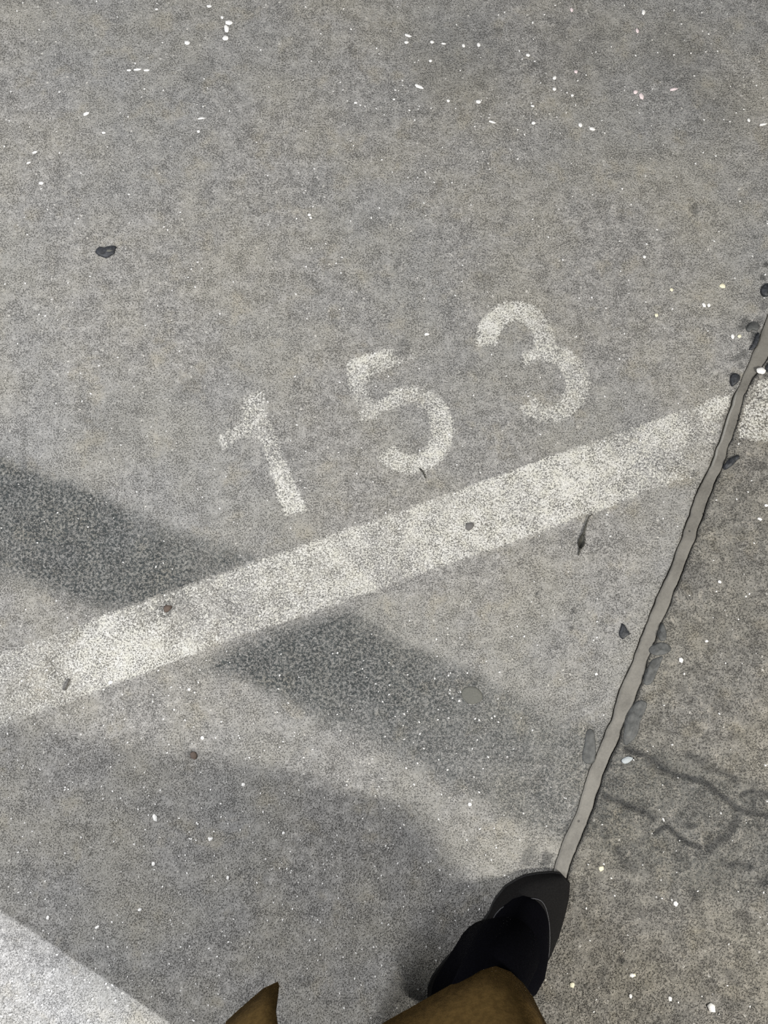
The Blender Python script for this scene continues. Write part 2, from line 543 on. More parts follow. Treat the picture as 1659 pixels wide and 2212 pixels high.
X = np.stack(cols, 1); Z = np.stack(zs, 1); Y = np.repeat(ys[:, None], X.shape[1], 1)
sealant = mesh_obj('joint_sealant', np.stack([X, Y, Z], -1).reshape(-1, 3), grid_faces(len(ys), X.shape[1]), M['sealant'],
                   attrs={'dirt': np.stack(dirt, 1), 'rubbed': np.stack(rub, 1)})
tag(sealant, 'smooth grey sealant strip filling the joint between the two concrete slabs', 'joint')


def on_right(x, y):
    return x > float(joint_x(JR, np.array([y]), 8)[0])


def ground(x, y):
    x_, y_ = np.array([x]), np.array([y])
    if float(joint_x(JL, y_, 3)[0]) < x < float(joint_x(JR, y_, 8)[0]):
        return -0.002
    return float(height(x_, y_, on_right(x, y))[0])


def pad(name, px_pts, mat, thick=0.002, parent=None, sub=3, dome=0.5):
    """flat blob with a rounded rim, laid on the floor inside an outline"""
    pts = np.array(PP(px_pts))
    for _ in range(sub):                                   # corner-cutting
        q = []
        for i in range(len(pts)):
            a, b = pts[i], pts[(i + 1) % len(pts)]
            q += [a * 0.75 + b * 0.25, a * 0.25 + b * 0.75]
        pts = np.array(q)
        if len(pts) > 60: break
    c = pts.mean(0)
    area = 0.5 * sum(pts[i][0] * pts[(i + 1) % len(pts)][1] - pts[(i + 1) % len(pts)][0] * pts[i][1] for i in range(len(pts)))
    if area < 0: pts = pts[::-1]
    n = len(pts)
    V, Fc = [], []
    rings = ((1.0, -0.003), (1.0, 0.15), (0.93, 0.75), (0.78, 1.0), (0.5, 1.0 + dome * 0.3), (0.2, 1.0 + dome * 0.5))
    for k, (s, z) in enumerate(rings):
        for i in range(n):
            x, y = c + (pts[i] - c) * s
            zz = z if k == 0 else thick * z * (0.8 + 0.4 * float(vnoise(np.array([x * 300]), np.array([y * 300]), 4)[0]))
            V.append((x, y, ground(x, y) + zz))
    for k in range(len(rings) - 1):
        for i in range(n):
            j = (i + 1) % n
            Fc.append((k * n + i, k * n + j, (k + 1) * n + j, (k + 1) * n + i))
    Fc.append(tuple((len(rings) - 1) * n + i for i in range(n)))
    return mesh_obj(name, V, Fc, mat, parent)


_c3 = lambda l: [(1150 + a / 3.26, 1250 + b / 3.26) for a, b in l]
for pts in (_c3([(378, 1060), (435, 1055), (447, 1180), (448, 1260), (440, 1300), (395, 1310), (350, 1285), (352, 1220), (372, 1150)]),
            _c3([(735, 862), (770, 850), (808, 870), (795, 930), (752, 1005), (752, 1075), (705, 1145), (650, 1185), (632, 1130), (655, 980), (695, 905)]),
            _c3([(830, 575), (890, 550), (925, 540), (880, 655), (835, 748), (785, 752), (782, 705), (805, 640)]),
            _c3([(915, 305), (932, 330), (948, 430), (895, 445), (880, 400), (895, 350)]),
            _c3([(850, 462), (920, 440), (992, 488), (940, 535), (850, 545), (815, 505)])):
    s_ = pad('sealant_smear', pts, M['smear'], 0.0014, sealant, 2, 0.2)
    s_['label'] = 'dark smooth sealant overflow'

# ------------------------------------------------------------------ painted markings
def paint(name, sdf, x0, x1, y0, y1, step, wear, mat, right=False, lift=0.0004):
    nx, ny = int((x1 - x0) / step) + 2, int((y1 - y0) / step) + 2
    gx, gy = x0 + np.arange(nx) * step, y0 + np.arange(ny) * step
    X, Y = np.meshgrid(gx, gy)
    D = sdf(X, Y) + 0.0045 * (fbm(X * 210, Y * 210, 51, 2) - 0.5)
    f = grid_faces(ny, nx)
    Fk = D.ravel()[f].mean(1) < 0
    f = f[Fk]
    used, inv = np.unique(f.ravel(), return_inverse=True)
    f = inv.reshape(-1, 4)
    x, y, d = X.ravel()[used], Y.ravel()[used], D.ravel()[used]
    z = height(x, y, right) + lift
    w = wear(x, y) + 0.45 * sstep(-0.006, 0.001, d)
    return mesh_obj(name, np.stack([x, y, z], 1), f, mat,
                    attrs={'wear': np.clip(w, 0, 1.3), 'tyre': tyre(x, y) * 0.38, 'blotch': blotch(x, y, right) * 0.9})


LINE_T = PP([(-900, 1722), (-300, 1515), (0, 1408), (250, 1318), (540, 1213), (920, 1080), (1340, 930), (1595, 838)])
LINE_B = PP([(1540, 985), (1500, 1030), (1290, 1108), (1060, 1190), (860, 1262), (740, 1305), (480, 1392), (200, 1500), (0, 1577), (-300, 1690), (-900, 1910)])
LINE = LINE_T + LINE_B


def line_sdf(x, y):
    d = poly_sdf(x, y, LINE)
    return np.maximum(d, x - joint_x(JL, y, 3) + 0.0035)


def line_wear(x, y):
    w = 0.475 + 0.28 * (fbm(x * 11, y * 11, 71) - 0.5)
    for px, py, r, a in ((30, 1490, 190, 0.20), (330, 1330, 90, 0.22), (480, 1330, 140, 0.14), (1420, 985, 130, 0.10), (1500, 1010, 70, 0.18), (1300, 945, 60, 0.15),
                         (250, 1405, 110, -0.26), (360, 1430, 80, -0.16), (1120, 1050, 160, -0.14), (1440, 930, 60, -0.25), (1545, 868, 30, -0.3), (860, 1245, 25, 0.2), (1260, 1010, 90, -0.1), (1490, 905, 22, 0.2)):
        c = P(px, py)
        w = w + a * np.exp(-((x - c[0]) ** 2 + (y - c[1]) ** 2) / (r / 1446) ** 2)
    return w


lx = [p[0] for p in LINE]; ly = [p[1] for p in LINE]
tag(paint('parking_line', line_sdf, min(lx) - .01, max(lx) + .01, min(ly) - .01, max(ly) + .01, 0.0022, line_wear, M['paint']),
    'long worn white painted parking line running diagonally below the numerals', 'line marking')

CONT = PP([(1608, 850), (1620, 828), (1660, 812), (1900, 722), (1900, 868), (1659, 958), (1606, 950), (1598, 962), (1590, 930)])
def cont_sdf(x, y):
    return np.maximum(poly_sdf(x, y, CONT), joint_x(JR, y, 8) - x + 0.001)
cxs = [p[0] for p in CONT]; cys = [p[1] for p in CONT]
tag(paint('parking_line', cont_sdf, min(cxs), max(cxs), min(cys), max(cys), 0.0022,
          lambda x, y: 0.42 + 0.5 * (fbm(x * 20, y * 20, 72) - 0.5), M['paint_r'], True),
    'short faded white paint patch continuing the line across the joint', 'line marking')


def stroke_sdf(strokes):
    def f(x, y):
        d = np.full(np.shape(x), 9.0)
        for pts, w, kind in strokes:
            if kind == 'poly':
                d = np.minimum(d, poly_sdf(x, y, PP(pts)))
            else:
                d = np.minimum(d, seg_dist(x, y, PP(pts)) - w / 1446.0)
        return d
    return f


def arc(cx, cy, rx, ry, a0, a1, rot=0.0, n=26):
    out = []
    for i in range(n + 1):
        a = math.radians(a0 + (a1 - a0) * i / n)
        x, y = rx * math.cos(a), ry * math.sin(a)
        c, s = math.cos(rot), math.sin(rot)
        out.append((cx + x * c - y * s, cy + x * s + y * c))
    return out


def band(cx, cy, r_in, r_out, a0, a1, rot=0.0):
    """ring piece as a polygon: (rx, ry) inside and outside"""
    return arc(cx, cy, r_out[0], r_out[1], a0, a1, rot) + arc(cx, cy, r_in[0], r_in[1], a1, a0, rot)


def local_wear(base, spots, seed):
    def f(x, y):
        w = base + 0.25 * (fbm(x * 24, y * 24, seed) - 0.5)
        for px, py, r, a in spots:
            c = P(px, py)
            w = w + a * np.exp(-((x - c[0]) ** 2 + (y - c[1]) ** 2) / (r / 1446) ** 2)
        return w
    return f


def digit(strokes, wear, label, box):
    a, b = P(box[0], box[3]), P(box[2], box[1])
    o = paint('painted_numeral', stroke_sdf(strokes), a[0], b[0], a[1], b[1], 0.0015, wear, M['paint'])
    tag(o, label, 'painted number', 'stencilled bay number on the concrete')


_c5 = lambda l: [(430 + a / 1.8433, 620 + b / 1.8433) for a, b in l]
digit([(_c5([(180, 425), (262, 405), (290, 530), (322, 590), (345, 680), (440, 890), (338, 925), (262, 690), (235, 610), (165, 605), (90, 668), (62, 598), (165, 520), (163, 480)]), 0, 'poly')],
      local_wear(0.56, [(560, 870, 45, -0.10), (630, 1080, 60, -0.22)], 81),
      'faded white painted numeral 1, leftmost of the three digits', (440, 820, 700, 1140))
digit([(_c5([(576, 296), (760, 236), (856, 208), (872, 286), (700, 356), (668, 392), (700, 450), (760, 425), (850, 470), (735, 500), (700, 530), (650, 548), (615, 485), (590, 380)]), 0, 'poly'),
       (_c5(band(842, 568, (76, 98), (180, 182), -122, 146, 0.0)), 0, 'poly')],
      local_wear(0.50, [(872, 752, 24, 0.6), (780, 770, 45, -0.22), (770, 870, 40, 0.12), (960, 920, 60, -0.08), (900, 1000, 50, -0.18)], 82),
      'faded white painted numeral 5, middle of the three digits', (730, 720, 1010, 1050))
digit([(_c5(band(1260, 215, (66, 76), (164, 163), -190, 25, 0.0)), 0, 'poly'),
       (_c5(band(1392, 385, (58, 80), (170, 161), -112, 144, 0.0)), 0, 'poly'),
       (_c5([(1330, 205), (1422, 205), (1430, 290), (1360, 295), (1290, 322), (1276, 262), (1330, 240)]), 0, 'poly')],
      local_wear(0.46, [(1060, 720, 40, -0.2), (1110, 665, 40, -0.2), (1190, 680, 40, 0.1), (1110, 900, 35, 0.15), (1250, 800, 50, 0.05)], 83),
      'faded white painted numeral 3, rightmost of the three digits', (1010, 630, 1300, 940))

# ------------------------------------------------------------------ small things lying about
def chip_mesh(name, seed, flat=0.5):
    r = random.Random(seed)
    bm = bmesh.new()
    bmesh.ops.create_icosphere(bm, subdivisions=1, radius=0.5)
    for v in bm.verts:
        v.co *= 0.75 + 0.5 * r.random()
        v.co.z *= flat
    me = bpy.data.meshes.new(name)
    bm.to_mesh(me); bm.free()
    me.polygons.foreach_set('use_smooth', [True] * len(me.polygons))
    return me


CHIP = [chip_mesh('grit_chip', s, 0.55) for s in range(6)]


def chip(name, px, py, w, h, ang, mat, label, cat, group=None, tall=0.6, k=0):
    c = P(px, py)
    me = CHIP[k % 6].copy()
    me.materials.append(mat)
    o = bpy.data.objects.new(name, me)
    COL.objects.link(o)
    sx, sy = w / 1446.0, h / 1446.0
    o.scale = (sx, sy, min(sx, sy) * tall)
    o.rotation_euler = (0, 0, math.radians(ang))
    o.location = (c[0], c[1], ground(c[0], c[1]) + min(sx, sy) * tall * 0.16)
    tag(o, label, cat, group)
    return o


ROUND = [(404, 93, 15, 12, 0), (186, 246, 17, 10, 25), (75, 330, 14, 7, 25), (62, 352, 12, 6, 20), (90, 396, 13, 9, 0), (452, 14, 12, 8, 0), (338, 20, 9, 5, 0),
         (668, 464, 9, 8, 0), (671, 471, 7, 6, 0), (922, 722, 12, 9, 0), (882, 77, 20, 8, -20), (878, 92, 10, 8, 0), (933, 91, 11, 9, 0), (958, 94, 12, 6, -10), (1001, 99, 9, 10, 0), (1034, 97, 9, 14, 20),
         (1140, 120, 10, 12, 60), (905, 188, 22, 9, -25), (1033, 220, 14, 11, 0), (1152, 266, 11, 10, 0), (1253, 271, 11, 12, 0), (1279, 279, 15, 11, -20), (1390, 27, 10, 16, -10),
         (1198, 169, 10, 9, 50), (1197, 193, 10, 10, 0), (1236, 206, 8, 8, 0), (1617, 260, 8, 10, 0), (1648, 269, 20, 8, 10), (1392, 555, 9, 9, 0), (930, 132, 8, 7, 0), (968, 218, 9, 8, 0), (851, 215, 7, 6, 0), (1150, 230, 10, 6, 0), (1063, 264, 18, 7, -20),
         (1520, 659, 9, 13, 25), (1531, 660, 7, 10, 0), (1582, 727, 9, 13, 0), (526, 1694, 10, 9, 0), (437, 1594, 9, 9, 0), (239, 1474, 12, 10, 20), (409, 1489, 8, 7, 0), (1015, 1738, 8, 9, 0),
         (1459, 1952, 11, 12, 0), (1447, 2157, 9, 12, 20), (1361, 2151, 8, 10, 0), (1288, 1456, 7, 8, 0), (1641, 1121, 12, 7, -20), (1655, 1092, 8, 7, 0), (335, 1766, 11, 18, 20), (455, 1812, 12, 8, 30), (452, 1811, 6, 6, 0),
         (613, 1799, 8, 8, 0), (493, 1895, 7, 10, 0), (332, 1866, 8, 10, 0), (1364, 2106, 12, 9, 0), (768, 222, 9, 6, 0), (1553, 1257, 9, 8, 0), (1527, 1385, 8, 7, 0), (1470, 1425, 11, 13, 0), (224, 287, 9, 6, 0),
         (302, 1965, 10, 7, 30), (104, 1981, 8, 10, 0), (210, 2003, 12, 6, 35)]
def chip_place(x, y):
    if 870 < x < 1045 and y < 105: return 'small white chip in the level row near the top centre', 'level row of white chips near the top'
    if y < 620 and x < 700: return 'small white chip alone on the bare upper left floor', 'white chips on the upper left floor'
    if y < 300 and x > 1550: return 'white chip at the far upper right edge of the floor', 'white chips at the upper right edge'
    if y < 300: return 'small white chip scattered on the floor above the numerals', 'white chips above the numerals'
    if y < 760 and x > 1500: return 'small white chip left of the joint near the right edge', 'white chips left of the joint'
    if y < 760: return 'single small white chip close to the painted numerals', 'white chips near the numerals'
    if x > 1300 and y < 1500: return 'small white chip on the rough slab beside the sealant strip', 'white chips on the rough slab'
    if x > 1300: return 'small white chip on the rough slab right of the shoe', 'white chips right of the shoe'
    if y < 1520 and x < 450: return 'small white chip at the lower edge of the white line', 'white chips at the line'
    if y < 1780 and x > 900: return 'small white chip beside the tyre mark left of the joint', 'white chips by the tyre mark'
    return 'small white chip on the bare floor below the white line', 'white chips below the line'


ORD = ['leftmost', 'second from the left', 'third from the left', 'fourth from the left', 'fifth from the left', 'sixth from the left', 'seventh from the left', 'eighth from the left', 'ninth from the left', 'tenth from the left', 'eleventh from the left']
for i, (x, y, w, h, a) in enumerate(ROUND):
    lab, grp = chip_place(x, y)
    mates = sorted(q[0] + q[1] * 1e-4 for q in ROUND if chip_place(q[0], q[1])[0] == lab)
    if 1 < len(mates) <= 11:
        k_ = mates.index(x + y * 1e-4)
        lab += ', rightmost' if k_ == len(mates) - 1 else ', ' + ORD[k_]
    chip('white_chip', x, y, w, h, a, M['white'], lab, 'chip', grp, 0.6, i)
for i, (x, y, w, h) in enumerate([(494, 50, 20, 13), (489, 62, 12, 24), (487, 84, 16, 14), (480, 38, 7, 10)]):
    chip('paint_flake', x, y, w, h, 15 * i, M['white'], ['widest white flake in the short upright row near the upper edge', 'tall narrow white flake in the middle of the short upright row', 'lowest white flake of the short upright row near the upper edge', 'tiny topmost flake of the short upright row near the upper edge'][i], 'flake', 'row of white flakes near the upper edge', 0.4, i)
for i, (x, y, w, h) in enumerate([(278, 152, 12, 6), (296, 150, 20, 7), (316, 152, 16, 6), (435, 256, 18, 6), (429, 284, 8, 8)]):
    chip('paint_flake', x, y, w, h, 5, M['white'], ['left flake of the level white trio on the upper left floor', 'middle and longest flake of the level white trio', 'right flake of the level white trio on the upper left floor', 'long thin white flake right of the level trio and lower', 'short white flake just below the long thin one'][i], 'flake', 'thin white flakes on the upper left floor', 0.3, i)
for i, (x, y, w, h) in enumerate([(1376, 67, 8, 14), (1372, 199, 12, 12), (1385, 209, 12, 18), (1455, 193, 20, 9), (1244, 155, 10, 10), (1235, 22, 7, 12)]):
    chip('pinkish_chip', x, y, w, h, 10, M['pink'], ['narrow upright pinkish chip just below a white chip near the upper right', 'small pinkish chip touching a bigger pinkish one', 'largest pinkish chip, upright, on the upper right floor', 'flat wide pinkish chip, rightmost of the pinkish chips', 'round pinkish chip among white ones above the numeral 3', 'thin pinkish chip nearest the upper edge of the picture'][i], 'chip', 'pinkish chips on the upper right floor', 0.5, i)
for i, (x, y, w, h) in enumerate([(1450, 626, 9, 9), (1417, 681, 9, 10), (1597, 727, 10, 9), (1560, 618, 12, 18), (1298, 1876, 11, 13), (1236, 2127, 10, 12), (1370, 2106, 8, 8)]):
    chip('yellowish_chip', x, y, w, h, 30 * i, M['yellow'], ['small yellowish chip upper right of the numeral 3', 'yellowish chip just right of the numeral 3, leftmost of its kind', 'round yellowish chip beside a white one at the joint', 'largest yellowish chip, above a pair of white chips', 'yellowish chip on the rough slab just right of the shoe tip', 'yellowish chip on the rough slab nearest the coat hem', 'yellowish chip touching a white one in the lower right'][i], 'chip', 'yellowish chips near the joint', 0.5, i)
chip('white_pebble', 1642, 802, 24, 17, 5, M['white'], 'rounded white pebble on the sealant at the right edge of the picture', 'pebble', None, 0.8, 2)
chip('white_pebble', 1537, 2176, 17, 22, 25, M['white'], 'largest white stone chip on the rough slab in the lower right corner', 'pebble', None, 0.7, 4)
chip('pale_pebble', 1353, 1641, 24, 15, 20, M['bluish'], 'bluish white lump on the rough slab beside the dark sealant smear', 'pebble', None, 0.6, 5)
chip('grey_pebble', 1013, 1136, 22, 19, 30, M['pebble'], 'small dark grey pebble stuck in the white parking line', 'pebble', None, 0.6, 1)
chip('brown_crumb', 362, 1314, 20, 18, 30, M['brown'], 'brown crumb of dirt in the white line at the tyre mark', 'crumb', None, 0.7, 3)
chip('brown_crumb', 418, 1632, 16, 18, 10, M['brown'], 'brown crumb of dirt on the bare floor below the line', 'crumb', None, 0.6, 2)

tar = pad('tar_blot', [(205, 545), (210, 536), (217, 533), (226, 536), (232, 533), (247, 530), (253, 534), (249, 540), (248, 549), (240, 552), (232, 558), (222, 556), (211, 551)], M['tar'], 0.0026, None, 1, 0.2)
tag(tar, 'ragged black tar blot alone on the upper left floor', 'tar blot')
crumb = mesh_obj('grey_core', *(lambda p: ([v.co.copy() for v in p.vertices], [tuple(f.vertices) for f in p.polygons]))(CHIP[3]), M['gum'], tar)
c = P(237, 543); crumb.location = (c[0], c[1], ground(*c) + 0.0022); crumb.scale = (0.010, 0.006, 0.005); crumb['label'] = 'grey grit core'
gum = pad('gum_spot', [(997, 1492), (1005, 1484), (1022, 1482), (1034, 1488), (1043, 1500), (1041, 1514), (1030, 1520), (1014, 1521), (1003, 1514), (996, 1504)], M['gum'], 0.0016, None, 2, 0.15)
tag(gum, 'flat round grey chewing gum spot on the tyre mark below the line', 'gum spot')
dc = pad('black_chip', [(1343, 1345), (1350, 1351), (1358, 1365), (1362, 1370), (1352, 1374), (1346, 1382), (1338, 1376), (1337, 1366), (1341, 1356)], M['tar'], 0.003, None, 1, 0.4)
tag(dc, 'pointed black rubber chip on the floor left of the joint', 'chip')
t1 = pad('tar_lump', [(1598, 983), (1597, 989), (1586, 1001), (1573, 1013), (1564, 1016), (1562, 1007), (1573, 991), (1588, 984)], M['tar'], 0.0035, None, 2, 0.5)
tag(t1, 'long black tar lump just right of the joint below the paint patch', 'tar lump')
t2 = pad('tar_lump', [(1576, 815), (1583, 805), (1597, 809), (1598, 822), (1588, 832), (1578, 836)], M['tar'], 0.004, None, 2, 0.5)
tag(t2, 'black tar lump at the left lip of the joint above the white line', 'tar lump')
t3 = pad('tar_lump', [(1641, 628), (1648, 615), (1662, 611), (1668, 630), (1660, 642), (1645, 641)], M['tar'], 0.004, None, 2, 0.5)
tag(t3, 'topmost black tar lump beside the joint at the right edge', 'tar lump')
t4 = pad('tar_lump', [(1652, 793), (1660, 782), (1676, 780), (1680, 796), (1668, 804), (1655, 803)], M['tar'], 0.004, None, 2, 0.5)
tag(t4, 'black tar lump next to the white pebble at the right edge', 'tar lump')
t5 = pad('tar_lump', [(1609, 712), (1619, 697), (1633, 694), (1641, 703), (1638, 716), (1624, 712), (1618, 720)], M['smear'], 0.003, None, 2, 0.5)
tag(t5, 'curled dark grey tar lump on the left lip of the joint, second from above', 'tar lump')
t6 = pad('tar_lump', [(1632, 722), (1640, 716), (1640, 738), (1634, 750), (1622, 757), (1617, 756), (1626, 742)], M['tar'], 0.003, None, 2, 0.5)
tag(t6, 'narrow black tar lump lying along the left edge of the sealant strip', 'tar lump')

# the dry leaf: swollen body, long curved stalk, short tip
leaf = bpy.data.objects.new('dry_leaf', None); COL.objects.link(leaf)
lc = P(1255, 1175); leaf.location = (lc[0], lc[1], ground(*lc))
tag(leaf, 'thin dark dry leaf with a long stalk below the white line', 'leaf')
body = PP([(1260, 1148), (1263, 1164), (1262, 1178), (1256, 1186), (1250, 1186), (1247, 1175), (1250, 1163), (1255, 1155)])
V = [(x - lc[0], y - lc[1], 0.0012) for x, y in body] + [(x - lc[0], y - lc[1], 0.0024) for x, y in np.array(body) * 0.9 + np.mean(body, 0) * 0.1]
n = len(body)
mesh_obj('blade', V, [(i, i + n, (i + 1) % n + n, (i + 1) % n) for i in range(n)] + [tuple(range(n, 2 * n))][:1] + [tuple(range(n - 1, -1, -1))], M['leaf'], leaf)


def tube(name, pts, rad, mat, parent=None, seg=8, loc=(0, 0, 0)):
    pts = [Vector(p) for p in pts]
    V, Fc = [], []
    for i, p in enumerate(pts):
        d = (pts[min(i + 1, len(pts) - 1)] - pts[max(i - 1, 0)]).normalized()
        a = d.orthogonal().normalized() if abs(d.z) > 0.9 else d.cross(Vector((0, 0, 1))).normalized()
        b = d.cross(a)
        r = rad[i] if isinstance(rad, (list, tuple)) else rad
        for k in range(seg):
            t = 2 * math.pi * k / seg
            V.append(p + a * (r * math.cos(t)) + b * (r * math.sin(t)))
    for i in range(len(pts) - 1):
        for k in range(seg):
            k2 = (k + 1) % seg
            Fc.append((i * seg + k, i * seg + k2, (i + 1) * seg + k2, (i + 1) * seg + k))
    Fc.append(tuple(range(seg - 1, -1, -1)))
    Fc.append(tuple((len(pts) - 1) * seg + k for k in range(seg)))
    return mesh_obj(name, V, Fc, mat, parent)


st = [(x - lc[0], y - lc[1], 0.0022) for x, y in PP([(1259, 1155), (1262, 1143), (1266, 1130), (1271, 1116), (1279, 1110)])]
tube('stalk', st, [0.0022, 0.0014, 0.0010, 0.0008, 0.0005], M['leaf'], leaf)
st = [(x - lc[0], y - lc[1], 0.0018) for x, y in PP([(1253, 1184), (1250, 1193), (1249, 1200)])]
tube('tip', st, [0.0016, 0.0008, 0.0009], M['leaf'], leaf)

z0 = ground(*P(146, 1474))
sliver = tube('shadowed_hole_sliver', [(*P(139, 1490), z0 + 0.002), (*P(144, 1478), z0 + 0.0032), (*P(150, 1466), z0 + 0.0026)], [0.0022, 0.0030, 0.0018], M['pebble'], None, 6)  # raised dark sliver put where the floor has only a shadowed hole
tag(sliver, 'short dark splinter for a shadowed hole at the left end of the white line', 'sliver')
z0 = ground(*P(918, 1028))
twig = tube('tiny_twig', [(*P(906, 1012), z0 + 0.0014), (*P(914, 1020), z0 + 0.0018), (*P(920, 1034), z0 + 0.0012)], [0.0010, 0.0012, 0.0006], M['leaf'], None, 6)
tag(twig, 'tiny dark twig touching the underside of the numeral 5', 'twig')

# uncountable white specks on each slab, mostly painting in surface glints, some grit
icov = np.array([v.co for v in CHIP[0].vertices]); icof = [tuple(p.vertices) for p in CHIP[0].polygons]
GR = {0: ([], []), 1: ([], [])}
n_g = 0
while n_g < 1500:
    px, py = random.uniform(-60, 1700), random.uniform(-60, 2270)
    dens = 0.35 + 0.65 * (py > 1400) * (px < 1100) + 0.35 * (py < 450) * (px > 600)
    if random.random() > dens: continue
    x, y = P(px, py)
    jl, jr = float(joint_x(JL, np.array([y]), 3)[0]), float(joint_x(JR, np.array([y]), 8)[0])
    if jl - 0.004 < x < jr + 0.004: continue
    V, Fc = GR[int(x > jr)]
    s = random.uniform(1.6, 4.6) / 1446.0
    a = random.random() * 6.28
    R = np.array([[math.cos(a), -math.sin(a), 0], [math.sin(a), math.cos(a), 0], [0, 0, 0.6]])
    b = len(V)
    V.extend((icov * s * np.array([1.4, 0.9, 1.0])) @ R.T + np.array([x, y, ground(x, y) + s * 0.08]))
    Fc.extend(tuple(b + i for i in f) for f in icof)
    n_g += 1
for k_, fl in ((0, floor_l), (1, floor_r)):
    tag(mesh_obj('glint_specks', np.array(GR[k_][0]), np.array(GR[k_][1]), M['white'], fl), 'white specks for glints and grit', kind='stuff')

# ------------------------------------------------------------------ the person taking the picture
TOE, HEEL = P(1216, 1889), P(934, 2178)
person = bpy.data.objects.new('person', None)
COL.objects.link(person)
person.location = (0.06, -0.64, 0.0)
tag(person, 'person in a long mustard coat and pointed black shoes standing at the lower edge', 'person')
PO = Vector((0.06, -0.64, 0.0))


def rel(v):
    return (v[0] - PO.x, v[1] - PO.y, v[2])


AX = (TOE - HEEL); LEN = float(np.linalg.norm(AX)); AX = AX / LEN
NR = np.array([AX[1], -AX[0]])                       # to the right of the foot
OUT_L = PP([(1222, 1886), (1190, 1882), (1160, 1884), (1128, 1890), (1092, 1911), (1066, 1943), (1056, 1970), (1040, 1990), (1000, 2032), (960, 2072), (935, 2104), (924, 2130), (924, 2160), (934, 2178)])
OUT_R = PP([(1222, 1886), (1228, 1900), (1226, 1930), (1219, 1962), (1205, 2008), (1182, 2058), (1155, 2096), (1118, 2128), (1075, 2158), (1030, 2185), (985, 2202), (955, 2196), (934, 2178)])


def half(outline):
    o = np.array(outline) - HEEL
    s, t = o @ AX, o @ NR
    k = np.argsort(s)
    return s[k], t[k]


SL, TL = half(OUT_L); SR, TR = half(OUT_R)


